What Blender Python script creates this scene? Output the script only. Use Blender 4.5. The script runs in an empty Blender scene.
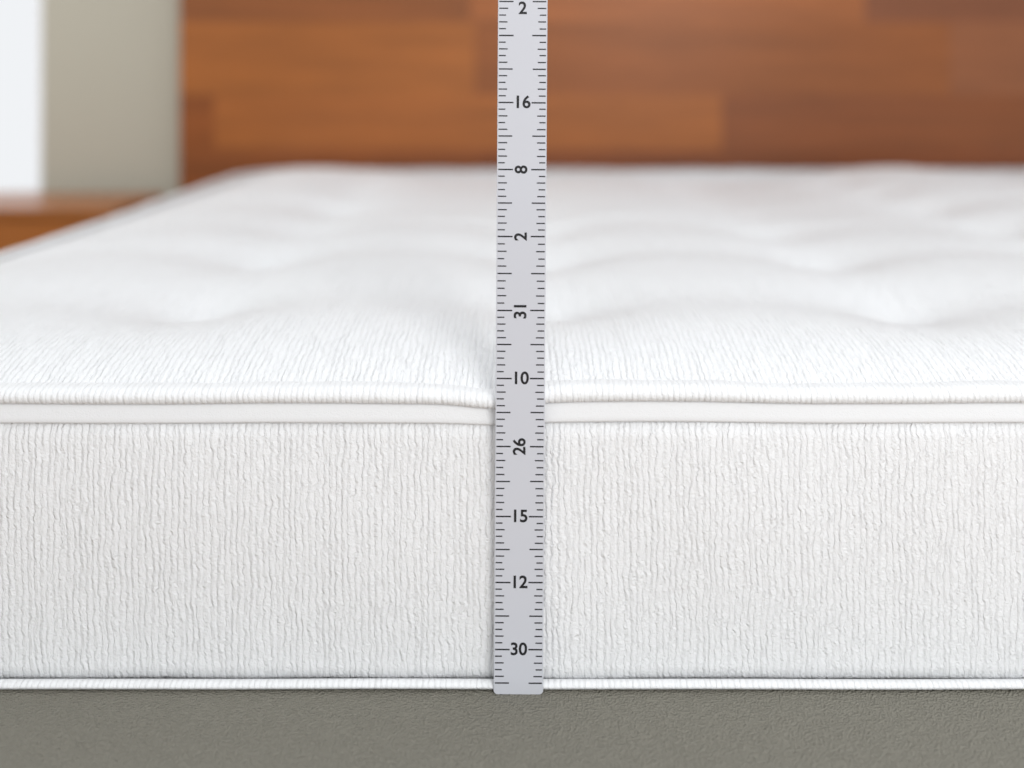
import bpy, bmesh, math, random
from mathutils import Vector, noise
random.seed(4)
D=0.8; F=800.0; ZC=0.96
def PX(px,Y): return (px-512)/F*(Y+D)
def PZ(py,Y): return ZC-(py-80)/F*(Y+D)
def s2l(c): 
    return tuple((v/255/12.92 if v/255<=0.04045 else ((v/255+0.055)/1.055)**2.4) for v in c)+(1,)
scene=bpy.context.scene
scene.view_settings.view_transform='Standard'
scene.view_settings.look='None'

# ---------- helpers
def new_mat(name,col=(200,200,200),rough=0.6,spec=0.5):
    m=bpy.data.materials.new(name); m.use_nodes=True
    b=m.node_tree.nodes['Principled BSDF']
    b.inputs['Base Color'].default_value=s2l(col); b.inputs['Roughness'].default_value=rough
    b.inputs['Specular IOR Level'].default_value=spec
    return m,m.node_tree,b
def obj(name,verts,faces,mat=None,parent=None,smooth=False,uvs=None):
    me=bpy.data.meshes.new(name); me.from_pydata(verts,[],faces); me.update()
    if uvs is not None:
        ul=me.uv_layers.new(name='UVMap')
        for l in me.loops: ul.data[l.index].uv=uvs[l.vertex_index]
    if smooth:
        for p in me.polygons: p.use_smooth=True
    o=bpy.data.objects.new(name,me); scene.collection.objects.link(o)
    if mat: me.materials.append(mat)
    if parent: o.parent=parent
    return o
def box(name,x0,x1,y0,y1,z0,z1,mat,parent=None,bev=0.0,seg=3):
    bm=bmesh.new(); bmesh.ops.create_cube(bm,size=1)
    for v in bm.verts:
        v.co=Vector((x0+(v.co.x+.5)*(x1-x0),y0+(v.co.y+.5)*(y1-y0),z0+(v.co.z+.5)*(z1-z0)))
    if bev>0: bmesh.ops.bevel(bm,geom=bm.edges[:],offset=bev,segments=seg,profile=.5,affect='EDGES')
    me=bpy.data.meshes.new(name); bm.to_mesh(me); bm.free(); me.materials.append(mat)
    o=bpy.data.objects.new(name,me); scene.collection.objects.link(o)
    if bev>0:
        for p in me.polygons: p.use_smooth=True
        md=o.modifiers.new('wn','WEIGHTED_NORMAL')
    if parent: o.parent=parent
    return o
def empty(name):
    e=bpy.data.objects.new(name,None); scene.collection.objects.link(e); e.empty_display_size=.1; return e
class NB:
    def __init__(s,nt): s.nt=nt
    def n(s,t,**k):
        x=s.nt.nodes.new(t)
        for a,b in k.items(): setattr(x,a,b)
        return x
    def link(s,a,b): s.nt.links.new(a,b)
    def val(s,sock,v):
        if hasattr(v,'is_output'): s.link(v,sock)
        else: sock.default_value=v
    def m(s,op,a,b=0.0,c=0.0):
        x=s.n('ShaderNodeMath',operation=op); s.val(x.inputs[0],a); s.val(x.inputs[1],b); s.val(x.inputs[2],c); return x.outputs[0]
    def xyz(s,x,y,z=0.0):
        c=s.n('ShaderNodeCombineXYZ'); s.val(c.inputs[0],x); s.val(c.inputs[1],y); s.val(c.inputs[2],z); return c.outputs[0]
    def noise(s,vec,scale=1,detail=2,rough=.5):
        x=s.n('ShaderNodeTexNoise'); s.link(vec,x.inputs['Vector']); x.inputs['Scale'].default_value=scale
        x.inputs['Detail'].default_value=detail; x.inputs['Roughness'].default_value=rough; return x.outputs['Fac']

# ---------- knit fabric
def knit(name,col,ribdepth,amp=1.0,pitch=.0066):
    m,nt,b=new_mat(name,col,.95,.15)
    N=NB(nt); uv=N.n('ShaderNodeUVMap'); sp=N.n('ShaderNodeSeparateXYZ'); N.link(uv.outputs[0],sp.inputs[0])
    u,v=sp.outputs[0],sp.outputs[1]
    w1=N.m('SUBTRACT',N.noise(N.xyz(N.m('MULTIPLY',u,40),N.m('MULTIPLY',v,22)),1,2,.55),.5)
    w2=N.m('SUBTRACT',N.noise(N.xyz(N.m('MULTIPLY',u,110),N.m('MULTIPLY',v,170)),1,2,.6),.5)
    ud=N.m('ADD',u,N.m('ADD',N.m('MULTIPLY',w1,.010*amp),N.m('MULTIPLY',w2,.0055*amp)))
    rib=N.m('ABSOLUTE',N.m('SINE',N.m('MULTIPLY',ud,math.pi/pitch)))
    rib=N.m('POWER',rib,.8)
    brk=N.noise(N.xyz(N.m('MULTIPLY',ud,270),N.m('MULTIPLY',v,65)),1,2,.5)
    fine=N.noise(N.xyz(N.m('MULTIPLY',u,500),N.m('MULTIPLY',v,380)),1,3,.6)
    pleat=N.noise(N.xyz(N.m('MULTIPLY',u,28),N.m('MULTIPLY',v,1.2)),1,2,.6)
    h=N.m('ADD',N.m('MULTIPLY',rib,N.m('ADD',.35,brk)),N.m('MULTIPLY',brk,.9))
    h=N.m('ADD',h,N.m('MULTIPLY',fine,.9)); h=N.m('ADD',h,N.m('MULTIPLY',pleat,3.6))
    bp=N.n('ShaderNodeBump'); bp.inputs['Strength'].default_value=1; bp.inputs['Distance'].default_value=ribdepth
    N.link(h,bp.inputs['Height']); N.link(bp.outputs[0],b.inputs['Normal'])
    return m
M_side=knit('knit_side',(247,248,249),.00115)
M_top=knit('knit_top',(248,249,250),.0014,.8)
M_lip=knit('knit_lip',(247,248,249),.0009,.5,.006)
M_tape,nt,b=new_mat('tape_fabric',(238,239,240),.9,.2)
N=NB(nt); tc=N.n('ShaderNodeTexCoord'); bp=N.n('ShaderNodeBump'); bp.inputs['Distance'].default_value=.0004
N.link(N.noise(tc.outputs['Object'],700,2),bp.inputs['Height']); N.link(bp.outputs[0],b.inputs['Normal'])

# ---------- mattress
mat=empty('mattress')
X0,X1,Y0,Y1=-.925,1.95,0.0,2.0
RC=.20
ZB=.3487
def perim():
    pts=[]
    def seg(a,bb,step):
        L=(bb-a).length; n=max(1,int(L/step)); 
        return [a+(bb-a)*i/n for i in range(n)]
    c=[(Vector((X1-RC,Y0+RC)),-90),(Vector((X1-RC,Y1-RC)),0),(Vector((X0+RC,Y1-RC)),90),(Vector((X0+RC,Y0+RC)),180)]
    corners=[]
    for cc,a in c:
        corners.append([cc+RC*Vector((math.cos(math.radians(a+90*i/16)),math.sin(math.radians(a+90*i/16)))) for i in range(17)])
    order=[(corners[3][-1],corners[0][0],.006),(corners[0][-1],corners[1][0],.03),(corners[1][-1],corners[2][0],.03),(corners[2][-1],corners[3][0],.02)]
    for k in range(4):
        pts+=seg(*order[k]); pts+=corners[k][:-1]
    return pts
P=perim(); n=len(P)
NRM=[]; S=[0]
for i in range(n):
    t=(P[(i+1)%n]-P[i-1]); t.normalize(); NRM.append(Vector((t.y,-t.x)))
    if i: S.append(S[-1]+(P[i]-P[i-1]).length)
off=P[0].x
def wob(i,k,a,f=6):
    p=P[i]; return a*noise.noise(Vector((p.x*f,p.y*f,k)))
def pinchx(x): return math.exp(-((x+.018)/.035)**2)
def pinch(i):
    p=P[i]; return pinchx(p.x) if p.y<.02 else 0
def sweep(name,profile,mt,closed=False):
    V=[];U=[];Fc=[]
    m=len(profile(0))
    for i in range(n+1):
        ii=i%n; pr=profile(ii); acc=0
        for j,(o,z) in enumerate(pr):
            if j: acc+=math.hypot(o-pr[j-1][0],z-pr[j-1][1])
            q=P[ii]+NRM[ii]*o
            V.append((q.x,q.y,z)); s=(S[ii] if i<n else S[-1]+.03); U.append((s+off,acc))
    for i in range(n):
        for j in range(m-1 if not closed else m):
            a=i*m+j; bb=i*m+(j+1)%m; Fc.append((a,a+m,bb+m,bb))
    return obj(name,V,Fc,mt,mat,True,U)
zs0,zs1=ZB+.0055,.613
def prof_side(i):
    out=[]
    for j in range(19):
        t=j/18; z=zs0+(zs1-zs0)*t
        o=-.0095+.005*math.sin(math.pi*t)**.6+wob(i,3+t*1.5,.003,7)
        out.append((o,z+ (wob(i,8,.003,5) if j==18 else 0)))
    return [( -.03,zs0-.001)]+out+[(-.03,zs1+.001)]
sweep('side_panel',prof_side,M_side)
def tube(i,o0,z0,ro,rz,k,wz):
    z0=z0+wob(i,k,wz,4); return [(o0+ro*math.cos(a*2*math.pi/14),z0+rz*math.sin(a*2*math.pi/14)) for a in range(14)]
sweep('bottom_piping',lambda i:tube(i,-.0033,ZB+.0048,.0054,.0036,20,.0007),M_lip,True)
def prof_tape(i):
    dz=wob(i,30,.0035,3.5)-.003*pinch(i)
    zb,zt=.6135+dz*.6,.6345+dz
    return [(-.03,zb+.001),(-.010,zb),(-.0060,zb+.0008),(-.0052,zb+.003),(-.0062,zb+.007),(-.0072,(zb+zt)/2),(-.009,zt-.005),(-.013,zt),(-.03,zt+.001)]
sweep('edge_tape',prof_tape,M_tape)
def prof_lip(i):
    dz=wob(i,30,.0035,3.5)-.005*pinch(i)
    zb=.6325+dz; H=.0175+wob(i,44,.0025,9)
    out=[(-.03,zb+.004),(-.013,zb+.002)]
    for a in range(-80,90,12):
        r=math.radians(a); out.append((-.0125+.0115*math.cos(r),zb+H/2+H/2*math.sin(r)))
    out.append((-.020,zb+H+.0002)); out.append((-.035,zb+H-.002))
    return out
sweep('top_edge_roll',prof_lip,M_lip)
# top quilt
tx=[-.41+.46*k for k in range(-1,6)]
ty=[.235+.29*k for k in range(0,6)]
def topz(x,y,d):
    z=.6470+.046*(1-math.exp(-d/.085))-.030*min(1,y/1.5)
    e=1-math.exp(-(max(0,d-.03)/.13)**1.5)
    g=0
    for a in tx:
        if abs(a-x)>.3: continue
        for bq in ty:
            r2=(x-a)**2+(y-bq)**2
            if r2<.1: g+= .025*math.exp(-r2/(2*.075**2))+.011*math.exp(-r2/(2*.026**2))
    ph=((x+.41)/.46); pv=((y-.235)/.29)
    ch=.008*(.5+.5*math.cos(2*math.pi*ph))**2 + .007*(.5+.5*math.cos(2*math.pi*pv))**2
    z-= e*(g+ch)
    z+= e*.014*noise.noise(Vector((x*2.3,y*2.5,5)))
    bk=min(1,max(0,(y-.8)/.7))
    e2=1-math.exp(-d/.06)
    z+= e2*bk*(-.006+.016*math.cos((x+.58)*2*math.pi/2.0)+.011*math.cos((x+.62)*2*math.pi/.92))
    f=math.exp(-d/.03)
    z+= f*(.0035*noise.noise(Vector((x*3.5,y*3.5,30)))-(.004*pinchx(x) if y<.15 else 0))
    z+= .0018*noise.noise(Vector((x*22,y*4,9)))*math.exp(-d/.15)
    return z
INS=.015
ax,bx,ay,by=X0+INS,X1-INS,Y0+INS,Y1-INS; R=RC-INS
def axis(a,b,step):
    n_=int((b-a)/step); t=[i/n_ for i in range(n_+1)]
    out=[]
    for q in t: out.append(a+(b-a)*q)
    ext=[]
    for k in (.002,.005,.009): ext+= [a+k,b-k]
    return sorted(set(out+ext))
XS=axis(ax,bx,.0125); YS=axis(ay,by,.0125)
V=[];U=[];Fc=[]
for y in YS:
    for x in XS:
        X,Y=x,y
        cx=min(max(x,ax+R),bx-R); cy=min(max(y,ay+R),by-R)
        dx,dy=x-cx,y-cy
        if dx and dy:
            m_=max(abs(dx),abs(dy)); l=math.hypot(dx,dy); X=cx+dx*m_/l; Y=cy+dy*m_/l; d=R-m_
        else: d=R-max(abs(dx),abs(dy)) if (dx or dy) else min(x-ax,bx-x,y-ay,by-y)
        d=max(d,0)
        # let the top edge drop with the tilt only inside the rim so it stays joined to the roll
        z=topz(X,Y,d)
        z=max(z,.6435) if d<.02 else z
        V.append((X,Y,z)); U.append((X,Y))
w=len(XS)
for j in range(len(YS)-1):
    for i in range(w-1):
        a=j*w+i; Fc.append((a,a+1,a+w+1,a+w))
obj('quilted_top',V,Fc,M_top,mat,True,U)
bV=[(p.x+q.x*-.012,p.y+q.y*-.012,ZB+.0035) for p,q in zip(P,NRM)]
obj('underside',bV,[tuple(range(n))[::-1]],M_tape,mat)

# ---------- bed base
M_base,nt,b=new_mat('grey_upholstery',(138,135,124),.8,.3)
N=NB(nt); tc=N.n('ShaderNodeTexCoord'); vo=N.n('ShaderNodeTexVoronoi'); N.link(tc.outputs['Object'],vo.inputs['Vector']); vo.inputs['Scale'].default_value=460
bp=N.n('ShaderNodeBump'); bp.inputs['Distance'].default_value=.0022; bp.inputs['Strength'].default_value=1
nz=N.noise(tc.outputs['Object'],420,2)
N.link(N.m('ADD',vo.outputs['Distance'],N.m('MULTIPLY',nz,.6)),bp.inputs['Height']); N.link(bp.outputs[0],b.inputs['Normal'])
base=empty('bed_base')
box('platform',X0-.12,X1+.12,-.16,2.01,.12,ZB,M_base,base,.02,4)
M_leg,_,_=new_mat('dark_wood',(60,40,28),.5)
for k,(lx,ly) in enumerate([(X0,0),(X1,0),(X0,1.85),(X1,1.85)]):
    box('leg_%d'%(k+1),lx-.03,lx+.03,ly-.03,ly+.03,0,.125,M_leg,base,.005)

# ---------- wood
def wood(name,attr=None,col=(150,85,40),rough=.4):
    m,nt,b=new_mat(name,col,rough,.4)
    N=NB(nt); tc=N.n('ShaderNodeTexCoord'); sp=N.n('ShaderNodeSeparateXYZ'); N.link(tc.outputs['Object'],sp.inputs[0])
    if attr:
        at=N.n('ShaderNodeAttribute'); at.attribute_name=attr; c0=at.outputs['Color']
        seed=N.m('MULTIPLY',at.outputs['Alpha'],37)
    else:
        rg=N.n('ShaderNodeRGB'); rg.outputs[0].default_value=s2l(col); c0=rg.outputs[0]; seed=0.0
    vec=N.xyz(N.m('MULTIPLY',sp.outputs[0],1.6),N.m('MULTIPLY',sp.outputs[1],6),N.m('ADD',N.m('MULTIPLY',sp.outputs[2],16),seed))
    g1=N.noise(vec,1,4,.6)
    vec2=N.xyz(N.m('MULTIPLY',sp.outputs[0],6),N.m('MULTIPLY',sp.outputs[1],30),N.m('ADD',N.m('MULTIPLY',sp.outputs[2],120),seed))
    g2=N.noise(vec2,1,3,.6)
    f=N.m('ADD',.35,N.m('ADD',N.m('MULTIPLY',g1,.7),N.m('MULTIPLY',g2,.3)))
    mx=N.n('ShaderNodeVectorMath',operation='SCALE'); N.link(c0,mx.inputs[0]); N.link(f,mx.inputs['Scale'])
    N.link(mx.outputs[0],b.inputs['Base Color'])
    bp=N.n('ShaderNodeBump'); bp.inputs['Distance'].default_value=.001; bp.inputs['Strength'].default_value=.3; N.link(g2,bp.inputs['Height']); N.link(bp.outputs[0],b.inputs['Normal'])
    return m
M_head=wood('headboard_wood','plank',rough=.42)
YH=2.03
hb=empty('headboard')
rows=[(-180,-128,[(180,560,(165,90,44)),(560,1120,(150,78,38)),(1120,1330,(165,90,44))]),
(-128,-74,[(180,400,(150,80,38)),(400,930,(170,92,45)),(930,1330,(145,78,40))]),
(-74,-18,[(180,620,(172,94,45)),(620,1060,(160,86,40)),(1060,1330,(150,80,40))]),
(-18,22,[(180,470,(152,88,42)),(470,865,(172,100,49)),(865,1330,(142,83,49))]),
(22,95,[(180,475,(174,102,43)),(475,950,(156,89,40)),(950,1330,(154,92,53))]),
(95,150,[(180,214,(152,83,33)),(214,722,(172,100,43)),(722,1330,(142,79,37))]),
(150,206,[(180,480,(146,80,34)),(480,900,(138,74,32)),(900,1330,(140,76,36))]),
(206,262,[(180,700,(160,84,38)),(700,1330,(150,76,34))]),
(262,330,[(180,440,(160,84,38)),(440,1000,(150,76,34)),(1000,1330,(165,88,40))])]
bmh=bmesh.new(); lay=bmh.loops.layers.float_color.new('plank')
for r,(a,bq,pl) in enumerate(rows):
    for (xa,xb,c) in pl:
        g=.0001
        x0,x1=PX(xa,YH)+g,PX(xb,YH)-g; z1,z0=PZ(a,YH)-g,PZ(bq,YH)+g
        ret=bmesh.ops.create_cube(bmh,size=1); vs=ret['verts']
        dy=random.uniform(0,.0006)
        for v in vs: v.co=Vector((x0+(v.co.x+.5)*(x1-x0),YH+dy+(v.co.y+.5)*.02,z0+(v.co.z+.5)*(z1-z0)))
        cl=s2l(c); al=random.random()
        for fce in {f for v in vs for f in v.link_faces}:
            for l in fce.loops: l[lay]=(cl[0],cl[1],cl[2],al)
me=bpy.data.meshes.new('planks'); bmh.to_mesh(me); bmh.free(); me.materials.append(M_head)
o=bpy.data.objects.new('planks',me); scene.collection.objects.link(o); o.parent=hb
M_dark=wood('walnut',None,(120,60,28),.5)
hx0,hx1=PX(180,YH),PX(1330,YH)
box('backing',hx0+.001,hx1-.001,YH+.018,YH+.05,.1,PZ(-180,YH),M_dark,hb,.003)
box('foot_1',hx0+.02,hx0+.10,YH+.018,YH+.05,0,.11,M_dark,hb); box('foot_2',hx1-.10,hx1-.02,YH+.018,YH+.05,0,.11,M_dark,hb)

# ---------- nightstand
M_ns=wood('nightstand_wood',None,(174,106,52),.3)
ns=empty('nightstand')
nx0,nx1,ny0,ny1=-1.80,-1.215,1.63,1.99; nzt=.567
box('top',nx0,nx1,ny0,ny1,nzt-.028,nzt,M_ns,ns,.004)
box('side_1',nx0+.01,nx0+.03,ny0+.012,ny1-.005,.13,nzt-.028,M_ns,ns)
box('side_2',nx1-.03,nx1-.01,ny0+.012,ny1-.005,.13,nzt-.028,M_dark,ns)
box('back',nx0+.03,nx1-.03,ny1-.02,ny1-.008,.13,nzt-.028,M_ns,ns)
box('shelf',nx0+.03,nx1-.03,ny0+.02,ny1-.02,.13,.15,M_ns,ns)
box('drawer_1',nx0+.033,nx1-.033,ny0+.008,ny0+.028,.345,nzt-.031,M_ns,ns,.003)
box('drawer_2',nx0+.033,nx1-.033,ny0+.008,ny0+.028,.153,.340,M_ns,ns,.003)
M_br,_,bb=new_mat('brass',(170,140,90),.3); bb.inputs['Metallic'].default_value=1
for k,z in enumerate((.44,.245)):
    bm=bmesh.new(); bmesh.ops.create_uvsphere(bm,u_segments=16,v_segments=8,radius=.013,matrix=__import__('mathutils').Matrix.Translation(((nx0+nx1)/2,ny0-.002,z)))
    me=bpy.data.meshes.new('knob'); bm.to_mesh(me); bm.free(); me.materials.append(M_br); o=bpy.data.objects.new('knob_%d'%(k+1),me); scene.collection.objects.link(o); o.parent=ns
for k,(lx,ly) in enumerate([(nx0+.03,ny0+.03),(nx1-.03,ny0+.03),(nx0+.03,ny1-.03),(nx1-.03,ny1-.03)]):
    box('leg_%d'%(k+1),lx-.018,lx+.018,ly-.015,ly+.015,0,.13,M_dark,ns)

# ---------- room
M_wall,nt,b=new_mat('wall_paint',(187,182,167),.9,.2)
N=NB(nt); tc=N.n('ShaderNodeTexCoord'); bp=N.n('ShaderNodeBump'); bp.inputs['Distance'].default_value=.0006
N.link(N.noise(tc.outputs['Object'],90,3),bp.inputs['Height']); N.link(bp.outputs[0],b.inputs['Normal'])
YW=2.12
wx1=PX(42,YW); wx0=wx1-.85; wz0=PZ(195,YW); wz1=2.15
def wallpiece(bm,x0,x1,y0,y1,z0,z1):
    r=bmesh.ops.create_cube(bm,size=1)['verts']
    for v in r: v.co=Vector((x0+(v.co.x+.5)*(x1-x0),y0+(v.co.y+.5)*(y1-y0),z0+(v.co.z+.5)*(z1-z0)))
bm=bmesh.new(); WT=.1; H=2.6; L=-3.0; Rr=3.6
wallpiece(bm,L,wx0,YW,YW+WT,0,H); wallpiece(bm,wx1,Rr,YW,YW+WT,0,H); wallpiece(bm,wx0,wx1,YW,YW+WT,0,wz0); wallpiece(bm,wx0,wx1,YW,YW+WT,wz1,H)
me=bpy.data.meshes.new('wall_back'); bm.to_mesh(me); bm.free(); me.materials.append(M_wall); o=bpy.data.objects.new('wall_back',me); scene.collection.objects.link(o)
box('wall_left',L-.1,L,-2.5,YW+WT,0,H,M_wall)
M_floor=wood('floor_wood',None,(150,120,90),.45)
box('floor',L-.1,Rr,-2.5,YW+WT,-.05,0,M_floor)
M_trim,_,_=new_mat('white_trim',(247,247,250),.5)
box('baseboard_back',L,Rr,YW-.012,YW,0,.09,M_trim)
win=empty('window_1')
t=.016
box('frame_right',wx1-t,wx1,YW+.01,YW+.05,wz0,wz1,M_trim,win,.003)
box('frame_left',wx0,wx0+t,YW+.01,YW+.05,wz0,wz1,M_trim,win,.003)
box('frame_bottom',wx0+t,wx1-t,YW+.01,YW+.05,wz0,wz0+t,M_trim,win,.003)
box('frame_top',wx0+t,wx1-t,YW+.01,YW+.05,wz1-t,wz1,M_trim,win,.003)
box('mullion',(wx0+wx1)/2-.015,(wx0+wx1)/2+.015,YW+.02,YW+.05,wz0+t,wz1-t,M_trim,win,.003)

# ---------- ruler
M_rul,nt,b=new_mat('brushed_aluminium',(209,211,218),.5,.4)
M_ink,_,_=new_mat('black_ink',(22,22,26),.6)
ruler=empty('ruler')
RW=.0492; RL=.90; TH=.0016
bm=bmesh.new()
outl=[]
rc=.004
for (cx,cz,a0) in [(RW/2-rc,rc,-90),(RW/2-rc,RL-rc,0),(-RW/2+rc,RL-rc,90),(-RW/2+rc,rc,180)]:
    for k in range(7):
        a=math.radians(a0+15*k); outl.append((cx+rc*math.cos(a),cz+rc*math.sin(a)))
vf=[bm.verts.new((x,0,z)) for x,z in outl]; f=bm.faces.new(vf)
ex=bmesh.ops.extrude_face_region(bm,geom=[f]); 
for v in [g for g in ex['geom'] if isinstance(g,bmesh.types.BMVert)]: v.co.y+=TH
bmesh.ops.recalc_face_normals(bm,faces=bm.faces[:])
bmesh.ops.bevel(bm,geom=[e for e in bm.edges if abs(e.verts[0].co.y-e.verts[1].co.y)<1e-6],offset=.0003,segments=2,affect='EDGES')
me=bpy.data.meshes.new('blade'); bm.to_mesh(me); bm.free(); me.materials.append(M_rul)
o=bpy.data.objects.new('blade',me); scene.collection.objects.link(o); o.parent=ruler
YR=-.0045
k_=(D+YR)/F
def zl(py): return (694-py)*k_
V=[];Fc=[]
def tick(x0,x1,z,th):
    a=len(V); y=-.00012
    for (x,zz) in ((x0,z-th/2),(x1,z-th/2),(x1,z+th/2),(x0,z+th/2)): V.append((x,y,zz))
    for (x,zz) in ((x0,z-th/2),(x1,z-th/2),(x1,z+th/2),(x0,z+th/2)): V.append((x,.0002,zz))
    Fc.extend([(a,a+1,a+2,a+3),(a,a+4,a+5,a+1),(a+1,a+5,a+6,a+2),(a+2,a+6,a+7,a+3),(a+3,a+7,a+4,a)])
maj=[716,649,582,516,446,378,310,236,169,102,35,-33,-100,-168]
for a in range(len(maj)-1):
    for s in range(10):
        py=maj[a]+(maj[a+1]-maj[a])*s/10; z=zl(py)
        if z<.006 or z>RL-.006: continue
        if s==0: l,th=.0145,.0014
        elif s==5: l,th=.0140,.0013
        else: l,th=(.0085 if s%2==0 else .0068),.0012
        j=random.uniform(-.0004,.0004)
        tick(-RW/2+.0012,-RW/2+.0012+l+j,z,th)
        tick(RW/2-.0012-(l*.95)-j,RW/2-.0012,z+random.uniform(-.0002,.0002),th)
obj('tick_marks',V,Fc,M_ink,ruler)
labels=[(8,'2',0),(102,'16',0),(169,'8',90),(236,'2',90),(310,'31',90),(378,'10',0),(446,'26',90),(516,'15',0),(582,'12',0),(649,'30',0),(-60,'24',0),(-127,'28',0)]
for py,tx_,rot in labels:
    c=bpy.data.curves.new('num','FONT'); c.body=tx_; c.size=.0172; c.align_x='CENTER'; c.align_y='CENTER'; c.extrude=.0001; c.offset=.00035
    o=bpy.data.objects.new('number_'+tx_,c); scene.collection.objects.link(o); c.materials.append(M_ink)
    o.parent=ruler; o.location=(0,-.0001,zl(py)); o.rotation_euler=(math.pi/2,math.radians(-rot),0)
ruler.location=(.0063,YR,ZB+.0002)
ruler.rotation_euler=(0,math.radians(.37),0)

# ---------- lights
w=bpy.data.worlds.new('World'); scene.world=w; w.use_nodes=True
bg=w.node_tree.nodes['Background']; bg.inputs[0].default_value=(.955,.975,1,1); bg.inputs[1].default_value=.92
def area(name,loc,target,size,power,col=(1,1,1),sy=None):
    l=bpy.data.lights.new(name,'AREA'); l.energy=power; l.size=size; l.color=col
    if sy: l.shape='RECTANGLE'; l.size_y=sy
    o=bpy.data.objects.new(name,l); scene.collection.objects.link(o); o.location=loc
    o.rotation_euler=(Vector(target)-Vector(loc)).to_track_quat('-Z','Y').to_euler(); return o
area('front_fill_light',(1.2,-2.2,1.8),(-.1,.2,.5),1.1,32)  # added unseen lamp behind the camera, brightens the mattress front
area('left_fill_light',(-2.9,.9,1.5),(0,.9,.6),1.2,22,(.95,.97,1))  # added fill lamp by the left wall; no window there, brightens from the left
# ---------- camera
cam=bpy.data.cameras.new('camera'); co=bpy.data.objects.new('camera',cam); scene.collection.objects.link(co)
co.location=(0,-D,ZC); co.rotation_euler=(math.pi/2,0,0)
cam.sensor_width=36; cam.lens=F*36/1024; cam.shift_y=-304/1024; cam.clip_start=.01
cam.dof.use_dof=True; cam.dof.focus_distance=D+.01; cam.dof.aperture_fstop=1.05
scene.camera=co
